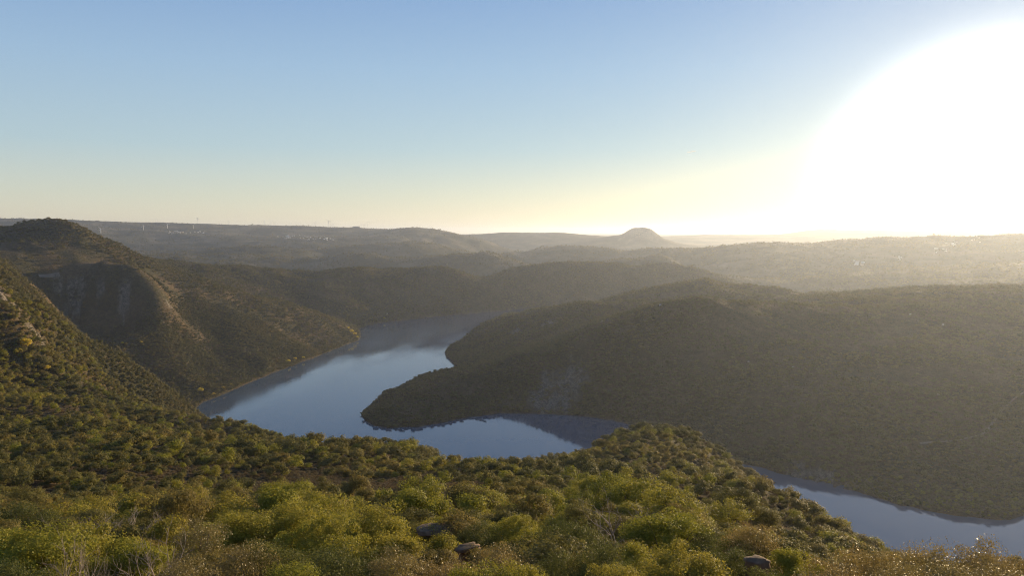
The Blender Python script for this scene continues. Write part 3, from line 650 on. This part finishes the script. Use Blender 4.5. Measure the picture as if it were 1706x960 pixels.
for i in sorted(ind, key=lambda q_: rr_[q_]):
    kind = 'yoak' if g.random() < (0.42 if rr_[i] < 110 else 0.22) else 'oak'
    ms = SH[kind][g.integers(len(SH[kind]))]; s = float(ps_[i]); hz = s*float(g.uniform(0.8, 1.15))
    zn = next(t for lim, t in zones if sx_[i] < lim); tally[zn] = tally.get(zn, -1)+1
    size = 'small' if s < 1.4 else ('middling' if s < 2.0 else 'large')
    plant('holm_oak', list(zip(PARTS, ms)), (float(px_[i]), float(py_[i]), float(pz_[i])-0.15), s, hz, float(g.uniform(0, 6.28)),
          f'{size} {hue[kind]} holm oak, {ORD[tally[zn]]} up the slope above {zn}', 'tree', 'holm oaks on the slope below the viewpoint')

# ------------------------------------------------------------------ the wood that nobody could count
def lod(mat, seeds, n_clump, per, size, **kw):
    return [mesh_np('woodland_crown', *crown(s, n_clump, per, size, **dict(kw, heads=(2,1,3)[s % 3]))[0], M[mat]) for s in seeds]
LODS = lod('oak', (201,202,203,204), 42, 34, 0.075, csize=0.32, flat=0.95) + lod('bright', (205,), 42, 30, 0.072, csize=0.32, flat=0.85) \
     + lod('far', (211,212,213), 22, 16, 0.15, csize=0.34, flat=1.0, holes=0.05)
HE = lod('heath', (221,222), 30, 16, 0.09, csize=0.34, rz=0.45, zc=0.45, flat=0.6)
def instancer(name, pts, pid, scl, sclz, rot, meshes):
    me = bpy.data.meshes.new(name); me.vertices.add(len(pts)); me.vertices.foreach_set('co', np.ascontiguousarray(pts, np.float32).ravel())
    a = me.attributes.new('pid', 'INT', 'POINT'); a.data.foreach_set('value', pid.astype(np.int32))
    for nme, arr in (('scl', np.stack([scl, scl, sclz], 1)), ('rot', np.stack([rot*0, rot*0, rot], 1))):
        a = me.attributes.new(nme, 'FLOAT_VECTOR', 'POINT'); a.data.foreach_set('vector', np.ascontiguousarray(arr, np.float32).ravel())
    ob = link(name, me)
    ng = bpy.data.node_groups.new(name, 'GeometryNodeTree'); ng.interface.new_socket('Geometry', in_out='INPUT', socket_type='NodeSocketGeometry'); ng.interface.new_socket('Geometry', in_out='OUTPUT', socket_type='NodeSocketGeometry')
    gi = ng.nodes.new('NodeGroupInput'); go = ng.nodes.new('NodeGroupOutput'); jn = ng.nodes.new('GeometryNodeJoinGeometry')
    def attr(nm, ty):
        k = ng.nodes.new('GeometryNodeInputNamedAttribute'); k.data_type = ty; k.inputs['Name'].default_value = nm; return k
    ap = attr('pid', 'INT'); asc = attr('scl', 'FLOAT_VECTOR'); aro = attr('rot', 'FLOAT_VECTOR')
    for k, m_ in enumerate(meshes):
        src = bpy.data.objects.new('crown_shape', m_)                 # mesh source only, never placed in the scene
        oi = ng.nodes.new('GeometryNodeObjectInfo'); oi.inputs['Object'].default_value = src; oi.inputs['As Instance'].default_value = False
        cmp_ = ng.nodes.new('FunctionNodeCompare'); cmp_.data_type = 'INT'; cmp_.operation = 'EQUAL'; cmp_.inputs[3].default_value = k
        ng.links.new(ap.outputs[0], cmp_.inputs[2])
        ip = ng.nodes.new('GeometryNodeInstanceOnPoints')
        ng.links.new(gi.outputs[0], ip.inputs['Points']); ng.links.new(cmp_.outputs[0], ip.inputs['Selection']); ng.links.new(oi.outputs['Geometry'], ip.inputs['Instance'])
        ng.links.new(aro.outputs[0], ip.inputs['Rotation']); ng.links.new(asc.outputs[0], ip.inputs['Scale']); ng.links.new(ip.outputs[0], jn.inputs[0])
    ng.links.new(jn.outputs[0], go.inputs[0])
    md = ob.modifiers.new('scatter', 'NODES'); md.node_group = ng
    return ob
x, y, z, s, r = px_[rest], py_[rest], pz_[rest], ps_[rest], rr_[rest]; g = np.random.default_rng(9); nn = len(x)
u = g.random(nn); pid = np.where(r < 1000, np.where(u < 0.2, 4, g.integers(0, 4, nn)), 5+g.integers(0, 3, nn))
wd = instancer('oak_woodland', np.stack([x, y, z-0.2], 1), pid, s, s*g.uniform(0.62, 1.22, nn), g.uniform(0, 6.28, nn), LODS)
tag(wd, 'evergreen oak scrub woodland covering every slope down to the river', 'woodland', kind='stuff')

# heath between the trees
hx, hy = grid(28, 1900, 5.0, 301); hx2, hy2 = grid(20, 330, 1.9, 302); hx = np.concatenate([hx, hx2]); hy = np.concatenate([hy, hy2])
hr = np.hypot(hx, hy); k = (river_dist(hx, hy) > 4) & (g.random(len(hx)) < np.clip(1.15-0.7*cover(hx, hy), 0.15, 0.9)) & (rock_mask(hx, hy) < 0.3); hx, hy, hr = hx[k], hy[k], hr[k]
hz = ground(hx, hy); k = seen(hx, hy, hz+1.0, 0.004); hx, hy, hz, hr = hx[k], hy[k], hz[k], hr[k]
hs = g.uniform(0.5, 1.1, len(hx))*np.where(hr < 330, 0.9, 1.6)
ht = instancer('heath', np.stack([hx, hy, hz-0.05], 1), g.integers(0, 2, len(hx)), hs, hs*g.uniform(0.7, 1.1, len(hx)), g.uniform(0, 6.28, len(hx)), HE)
tag(ht, 'low brown heath and broom filling the gaps between the trees', 'heath', kind='stuff')
# dry grass on the near open ground
def tuft(seed):
    gg = np.random.default_rng(seed); n_ = 60; a = gg.uniform(0, 6.28, n_); rr0 = gg.random(n_)*0.16; ln = gg.uniform(0.25, 0.6, n_); le = gg.uniform(0.05, 0.3, n_)
    b0 = np.stack([np.cos(a)*rr0, np.sin(a)*rr0, a*0], 1); dr = np.stack([np.cos(a), np.sin(a), a*0], 1); pr = np.stack([-np.sin(a), np.cos(a), a*0], 1)*0.006
    md = b0+dr*(le*0.4)[:,None]+np.array([0,0,1])*(ln*0.6)[:,None]; tp = b0+dr*le[:,None]+np.array([0,0,1])*ln[:,None]
    v = np.stack([b0-pr, b0+pr, md+pr, tp], 1).reshape(-1, 3); return v, np.arange(4*n_).reshape(n_, 4)
TU = [mesh_np('tuft', *tuft(s_), M['straw']) for s_ in (1,2,3)]
gx_, gy_ = grid(14, 120, 0.75, 401); k = g.random(len(gx_)) < 0.75; gx_, gy_ = gx_[k], gy_[k]; gz_ = ground(gx_, gy_); gs = g.uniform(0.8, 1.8, len(gx_))
gr = instancer('dry_grass', np.stack([gx_, gy_, gz_-0.02], 1), g.integers(0, 3, len(gx_)), gs, gs, g.uniform(0, 6.28, len(gx_)), TU)
tag(gr, 'straw coloured dry grass between the foreground shrubs', 'grass', kind='stuff')

# ------------------------------------------------------------------ yellow autumn trees
YT = [(42,578,790,4.5,'bright yellow autumn tree below the small cliff on the near left spur'),(30,583,780,3,'smaller yellow tree just left of the brightest one under the near cliff'),
 (334,650,1440,4.2,'tall yellow tree at the water edge where the bank begins'),(78,616,760,2.6,'lone yellow tree on the slope below the near cliff'),(188,662,880,2.6,'small yellow tree on the slope behind the brown clearing'),
 (96,614,780,2.0,'small yellowish tree beside the lone yellow one'),(285,670,1290,3.2,'golden tree at the foot of the near spur'),(296,664,1320,3.0,'golden tree next to the foot of the near spur by the water'),(279,680,1250,2.6,'low golden tree at the tip of the near spur'),
 (355,655,1480,3,'ochre tree on the bank right of the tall yellow one'),(372,646,1520,2.8,'second ochre tree right of the tall yellow one'),(385,642,1550,2.6,'pale ochre tree on the bank, third from the tall yellow one'),
 (480,602,1790,4,'orange-yellow tree halfway along the bank'),(492,597,1820,3.4,'golden tree halfway along the bank, beside the orange one'),(505,594,1850,3,'small golden tree halfway along the bank'),
 (586,552,2100,5,'tall orange-gold tree on the far point of the bank'),(591,558,2090,4.4,'golden tree at the waterside of the far point'),(580,546,2120,4,'upper golden tree on the far point'),(595,563,2085,3,'small golden tree at the tip of the far point'),(640,528,2600,3.5,'pale tree by the small white marker across the bay'),
 (160,655,830,2.0,'faint yellow tree on the slope left of the brown clearing'),(210,600,1100,2.2,'faint yellow tree on the near spur crest'),(235,573,1530,2.6,'small yellow tree in the shaded hollow under the long cliff'),(204,574,1470,2.4,'pale yellow tree in the shaded hollow, left of the other')]
for px, py, yv, rad, lab in YT:
    x0, y0, _ = at(px, py, yv)
    for _k in range(40):                          # slide along the ground till it lies where it is seen
        zz = float(ground(x0, y0)); _, ppy = to_px(x0, y0, zz+rad)
        y0n = y0*(1+0.004*(1 if ppy > py else -1)); x0 = x0*y0n/y0; y0 = y0n
        if abs(ppy-py) < 2 or y0 > yv*1.12 or y0 < yv*0.88: break
    if float(river_dist(np.array([x0]), np.array([y0]))[0]) < 2: x0, y0, _ = at(px, py, yv); 
    plant('autumn_tree', list(zip(PARTS, random.choice(SH['yellow']))), (x0, y0, max(float(ground(x0, y0)), 0.3)-0.2), rad*1.2, rad*1.15, random.uniform(0, 6), lab, 'tree', 'yellow autumn trees')

# ------------------------------------------------------------------ rocks near the viewpoint
def slab(seed, sx, sy, sz):
    gg = np.random.default_rng(seed); nu, nv = 20, 12; vs = []; fs = []
    for j in range(nv+1):
        ph = math.pi*j/nv-math.pi/2
        for i in range(nu):
            t = 2*math.pi*i/nu; c_ = math.cos(ph); s_ = math.sin(ph)
            e = lambda v_, p_: math.copysign(abs(v_)**p_, v_)
            p = np.array([e(c_, .5)*e(math.cos(t), .7), e(c_, .5)*e(math.sin(t), .7), e(s_, .45)]); k_ = 1+0.26*float(noise(p[0]*1.7+seed, p[1]*1.7+p[2]*2.1, 3))+0.14*float(noise(p[0]*5+seed, p[1]*5+p[2]*4, 4))
            vs.append(p*k_*np.array([sx, sy, sz]))
    for j in range(nv):
        for i in range(nu): fs.append((j*nu+i, j*nu+(i+1) % nu, (j+1)*nu+(i+1) % nu, (j+1)*nu+i))
    return mesh_np('rock', np.array(vs), np.array(fs), M['stone'], False)
for px, py, yv, sx, sy, sz, rot, lab in ((737,883,54,1.7,0.9,0.17,0.1,'flat brown rock slab showing between bright shrubs'),(780,914,41,0.7,0.4,0.13,0.5,'low reddish rock just before the flat brown slab'),(1262,934,28,0.42,0.35,0.2,0.4,'small pale rock at the bottom edge beside green shrubs')):
    x0, y0, zt_ = at(px, py-5, yv); gz = float(ground(x0, y0)); up = max(0.1, zt_-gz)
    me_ = slab(int(px), sx, sy, sz); bs_ = slab(int(px)+1, sx*0.8, sy*0.9, up*0.55+0.2)
    v1 = np.array([v_.co for v_ in me_.vertices])+np.array([0, 0, up-sz]); v2 = np.array([v_.co for v_ in bs_.vertices])+np.array([0.1, 0.05, up*0.35-0.2]); f1 = np.array([list(p_.vertices) for p_ in me_.polygons])
    ob = link('rock', mesh_np('rock', *merge([(v1, f1), (v2, f1)]), M['stone']), None, (x0, y0, gz)); ob.rotation_euler = (0.03, -0.04, rot)
    tag(ob, lab, 'rock')

# ------------------------------------------------------------------ wind turbines
def lathe(prof, k=12):
    vs = []; fs = []
    for r_, z_ in prof:
        for j in range(k): t = 2*math.pi*j/k; vs.append((r_*math.cos(t), r_*math.sin(t), z_))
    for i in range(len(prof)-1):
        for j in range(k): fs.append((i*k+j, i*k+(j+1) % k, (i+1)*k+(j+1) % k, (i+1)*k+j))
    return np.array(vs), np.array(fs)
def boxv(x0, x1, y0, y1, z0, z1):
    v = np.array([(x, y, z) for z in (z0, z1) for x, y in ((x0,y0),(x1,y0),(x1,y1),(x0,y1))], float)
    return v, np.array([[3,2,1,0],[4,5,6,7],[0,1,5,4],[1,2,6,5],[2,3,7,6],[3,0,4,7]])
tower_me = mesh_np('tower', *lathe([(2.6,-3),(2.3,10),(1.7,50),(1.3,68),(0.0,68.2)]), M['white'], True)
nac_me = mesh_np('nacelle', *merge([boxv(-1.8,1.8,-3.2,6.5,67.5,71.2), boxv(-1.2,1.2,-2.6,5.6,71.2,71.9)]), M['white'])
hub_me = mesh_np('hub', *lathe([(0,2.4),(1.1,2.0),(1.6,1.0),(1.7,-0.6),(0,-0.8)]), M['white'], True)
bl = tube([(0,0,0.8),(0,0,4),(0,0,9),(0,0,20),(0,0,31)], [0.8,1.0,1.5,1.0,0.25], 6); bl[0][:,1] *= 0.35
blade_me = mesh_np('blade', *bl, M['white'], True)
def turbine(x, y, zb, hgt, rot, phase, label, group):
    root = bpy.data.objects.new('wind_turbine', None); col.objects.link(root); root.location = (x, y, zb); root.rotation_euler = (0, 0, rot); s_ = hgt/70.0; root.scale = (s_*1.5, s_*1.5, s_)
    tag(root, label, 'wind turbine', group)
    for nm, me_ in (('tower', tower_me), ('nacelle', nac_me)):
        c = bpy.data.objects.new(nm, me_); col.objects.link(c); c.parent = root
    h_ = bpy.data.objects.new('hub', hub_me); col.objects.link(h_); h_.parent = root; h_.location = (0, -3.6, 69.4); h_.rotation_euler = (R(90), 0, 0)
    for k_ in range(3):
        c = bpy.data.objects.new('blade', blade_me); col.objects.link(c); c.parent = root; c.location = (0, -4.6, 69.4); c.rotation_euler = (0, phase+k_*2.0944, 0)
def sky_y(px, y0=8200):
    x0, y0, _ = at(px, 370, y0); best = None
    for f_ in np.linspace(0.93, 1.05, 25):
        a_ = (float(ground(x0*f_, y0*f_))-H)/y0/f_
        if best is None or a_ > best[0]: best = (a_, x0*f_, y0*f_)
    return best[1], best[2]
ORD = ['first','second','third','fourth','fifth','sixth','seventh','eighth','ninth','tenth','eleventh','twelfth','thirteenth','fourteenth','fifteenth','sixteenth','seventeenth','eighteenth','nineteenth','twentieth','twenty-first','twenty-second']
skyl = [(261,5),(330,9),(367,4),(381,6),(441,7),(453,7),(460,4),(484,5),(499,5),(508,4),(522,5),(526,7),(548,10),(553,6),(556,5),(603,6),(607,6),(613,10),(629,4),(689,4),(697,5),(702,4),(717,5)]
leftn = [p for p in skyl if p[0] < 590][::-1]; rightn = [p for p in skyl if p[0] > 590]
for side, lst in (('left', leftn), ('right', rightn)):
    for i, (px, hp) in enumerate(lst):
        x0, y0 = sky_y(px); turbine(x0, y0, float(ground(x0, y0))-2, hp*y0/FPX*1.0, random.uniform(-0.6, 0.6), random.uniform(0, 2), f'tiny wind turbine on the skyline, {ORD[i]} to the {side} of the long low building', 'wind turbines along the skyline')
for px, pb, hp, lab in ((168,389,10,'white wind turbine nearest the dark hilltop, standing on the far slope'),(239,384,9,'white wind turbine on the far slope, second from the dark hilltop'),(279,380,8,'white wind turbine on the far slope just above the small village'),(322,381,8,'white wind turbine on the far slope right of the small village')):
    best = None
    for yv in np.linspace(5200, 8100, 120):
        x0, y0, z0 = at(px, pb, yv); e = abs(z0-float(ground(x0, y0)))
        if best is None or e < best[0]: best = (e, x0, y0)
    turbine(best[1], best[2], float(ground(best[1], best[2]))-3, hp*best[2]/FPX*0.9, 0.4, random.uniform(0, 2), lab, 'white wind turbines on the far slope')

# ------------------------------------------------------------------ houses
def house_mesh(L_, W_, h_, rf):
    wv = boxv(-L_/2, L_/2, -W_/2, W_/2, -4, h_)
    e = 0.5; rv = np.array([(-L_/2-e,-W_/2-e,h_+.02),(L_/2+e,-W_/2-e,h_+.02),(L_/2+e,W_/2+e,h_+.02),(-L_/2-e,W_/2+e,h_+.02),(-L_/2-e,0,h_+rf),(L_/2+e,0,h_+rf)])
    rfz = [(0,1,5,4),(2,3,4,5),(0,4,3,3),(1,2,5,5)]
    me_ = bpy.data.meshes.new('roof'); me_.from_pydata([tuple(v) for v in rv], [], [(0,1,5,4),(2,3,4,5),(0,4,3),(1,2,5),(3,2,1,0)]); me_.update()
    return wv, me_
WALLS, ROOFS = [], []
for i, (L_, W_, h_, rf) in enumerate(((16,10,6,2.4),(11,9,7,2.0),(24,12,5,2.0),(9,8,5,1.8))):
    wv, rme = house_mesh(L_, W_, h_, rf); WALLS.append(mesh_np('wall', *wv, M['plaster']))
    rt = rme.copy(); rt.materials.append(M['tile']); rw = rme.copy(); rw.materials.append(M['sheet']); ROOFS.append((rt, rw))
wn = mesh_np('window', *boxv(-0.6,0.6,-0.05,0.05,0,1.3), simple('dark_glass', (0.03,0.035,0.04), 0.1, 0.0)); dr = mesh_np('door', *boxv(-0.55,0.55,-0.05,0.05,0,2.1), simple('brown_door', (0.12,0.07,0.04), 0.6, 0.1))
def house(x, y, kind, white, rot, label, group, s_=1.0, details=False, name='house', cat='house'):
    root = bpy.data.objects.new(name, None); col.objects.link(root); root.location = (x, y, float(ground(x, y))+0.4); root.rotation_euler = (0, 0, rot); root.scale = (s_,)*3
    tag(root, label, cat, group)
    for nm, me_ in (('wall', WALLS[kind]), ('roof', ROOFS[kind][1 if white else 0])):
        c = bpy.data.objects.new(nm, me_); col.objects.link(c); c.parent = root
    if details:
        L_, W_ = ((16,10),(11,9),(24,12),(9,8))[kind]
        for wx in (-L_*0.3, L_*0.3): c = bpy.data.objects.new('window', wn); col.objects.link(c); c.parent = root; c.location = (wx, -W_/2-0.03, 1.6)
        c = bpy.data.objects.new('door', dr); col.objects.link(c); c.parent = root; c.location = (0, -W_/2-0.03, 0.3)
g = np.random.default_rng(77)
def village(cx, cy_, wx, wy, n_, ya, yb, place, whites=0.5, s_=1.0):
    for i, px in enumerate(sorted(cx+g.normal(size=n_)*wx)):
        x0, y0 = find(px, cy_+g.normal()*wy, ya, yb)
        k_ = int(g.integers(0, 4)); wr_ = bool(g.random() < whites); rf_ = 'pale' if wr_ else 'red'
        house(x0, y0, k_, wr_, float(g.uniform(-0.7, 0.7)), f'tiny {rf_}-roofed house, {ORD[i]} from the left in the {place}', f'houses in the {place}', s_*float(g.uniform(0.55, 0.95)))
village(296, 388, 8, 1.3, 16, 5600, 8000, 'small far village', 0.6)
village(335, 388, 5, 0.8, 8, 5600, 8000, 'hamlet beside the far village', 0.6)
village(478, 395, 9, 2.0, 14, 5600, 8000, 'spread skyline village', 0.5)
village(515, 397, 12, 2.0, 16, 5600, 8000, 'middle of the skyline village', 0.5)
village(548, 400, 5, 1.2, 7, 5600, 8000, 'last skyline village cluster', 0.8)
village(1432, 440, 6, 2.0, 7, 3600, 5400, 'glinting farm on the hazy slope', 1.0, 1.2)
village(1500, 431, 5, 1.5, 4, 3600, 5400, 'sheds beyond the glinting farm', 1.0)
village(1568, 418, 6, 2.0, 5, 3600, 5400, 'greenhouse row on the hazy slope', 1.0, 1.2)
village(1590, 404, 6, 2.5, 6, 3600, 5400, 'hamlet near the hazy crest', 1.0)
village(1625, 400, 8, 3.5, 5, 3600, 5400, 'scattered farm below the hazy crest', 1.0)
for px, py, s_, lab in ((1571,543,.45,'tiny white hut high on the shaded bank'),(1517,525,.4,'tiny white hut just under the plateau edge'),(1564,660,.42,'small white hut halfway down the shaded bank'),(1463,605,.35,'white hut on the shaded bank left of the others'),(1321,615,.35,'faint white hut on the shaded bank below the plateau'),(1226,640,.3,'tiny white hut lowest towards the wooded hill'),(1247,604,.3,'tiny white hut above the wooded hill on the shaded bank'),(1100,510,.5,'pale hut under the rocky knob of the far bank')):
    x0, y0 = find(px, py, 850, 1900); house(x0, y0, 3, True, 0.3, lab, None, s_*0.75, True, 'hut', 'hut')
x0, y0 = sky_y(594); ln = bpy.data.objects.new('long_building', None); col.objects.link(ln); ln.location = (x0, y0, float(ground(x0, y0)))
tag(ln, 'long low flat-roofed building standing on the skyline among turbines', 'building')
link('wall', mesh_np('wall', *boxv(-34,34,-10,10,-6,13), M['steel']), ln); link('roof', mesh_np('roof', *boxv(-35,35,-11,11,13.02,14.5), M['steel']), ln)
link('annex', mesh_np('annex', *boxv(-48,-34.02,-8,8,-6,8), M['steel']), ln)
# white marker on the beach across the bay
x0, y0 = on_water(645, 536); x0 *= 1.006; y0 *= 1.006
mk = link('shore_marker', mesh_np('shore_marker', *merge([boxv(-1.6,1.6,-1.6,1.6,-1.5,1.0), lathe([(1.0,1.02),(0.8,6.0),(1.1,6.2),(1.1,7.0),(0,8.2)])]), M['plaster']), None, (x0, y0, max(float(ground(x0, y0)), 0.5)))
tag(mk, 'small white marker post on the shore across the bay', 'marker')

# ------------------------------------------------------------------ tracks
def track(name, pix, ya, yb, wid, label):
    pts = []
    for (a0, b0), (a1, b1) in zip(pix[:-1], pix[1:]):
        k_ = max(2, int(math.hypot(a1-a0, b1-b0)/4))
        for i in range(k_): t = i/k_; pts.append(find(a0+(a1-a0)*t, b0+(b1-b0)*t, ya, yb, 400))
    pts = np.array(pts); ker = np.ones(5)/5; pad = np.vstack([pts[:1]]*2+[pts]+[pts[-1:]]*2); pts = np.stack([np.convolve(pad[:,i], ker, 'valid') for i in (0,1)], 1)
    # resample
    sg = np.r_[0, np.cumsum(np.hypot(*np.diff(pts, axis=0).T))]; tt = np.arange(0, sg[-1], 3.0); pts = np.stack([np.interp(tt, sg, pts[:,i]) for i in (0,1)], 1)
    d = np.gradient(pts, axis=0); d /= np.linalg.norm(d, axis=1, keepdims=True)+1e-9; nrm = np.stack([-d[:,1], d[:,0]], 1)
    vs = []
    for k_ in (-1, 0, 1):
        e = pts+nrm*wid/2*k_; vs.append(np.column_stack([e, ground(e[:,0], e[:,1])+0.5]))
    n_ = len(pts); v = np.concatenate(vs); f = np.array([[k_*n_+i, k_*n_+i+1, (k_+1)*n_+i+1, (k_+1)*n_+i] for k_ in (0,1) for i in range(n_-1)])
    tag(link(name, mesh_np(name, v, f, M['dirt'], True)), label, kind='structure')
    return pts
M['dirt'] = simple('dirt_track', (0.20,0.16,0.115), 0.95, 0.2, 0.1)
track('dirt_track', [(1530,741),(1600,735),(1640,724),(1655,705),(1668,685),(1690,665),(1706,655),(1760,640)], 850, 1500, 2.6, 'pale dirt track curving down the shaded bank')
track('field_path', [(62,461),(85,460),(108,458)], 1300, 1800, 5, 'pale path along the cliff top')

# ------------------------------------------------------------------ contrail
a0, a1 = at(1144, 254, 30000), at(1160, 251, 30000)
pts = [tuple(np.array(a0)*(1-t)+np.array(a1)*t) for t in (0, .2, .5, .8, 1)]
cm, nt, b, o = new_mat('ice_cloud'); b.inputs['Base Color'].default_value = (0.9,0.88,0.85,1); b.inputs['Roughness'].default_value = 1
tl = N(nt, 'ShaderNodeBsdfTranslucent'); tl.inputs['Color'].default_value = (0.95,0.93,0.9,1); mx_ = N(nt, 'ShaderNodeMixShader'); mx_.inputs[0].default_value = 0.85
nt.links.new(b.outputs[0], mx_.inputs[1]); nt.links.new(tl.outputs[0], mx_.inputs[2]); nt.links.new(mx_.outputs[0], o.inputs['Surface'])
tag(link('contrail', mesh_np('contrail', *tube(pts, [3,9,12,9,3], 8), cm, True)), 'short thin contrail high in the clear sky', 'contrail')
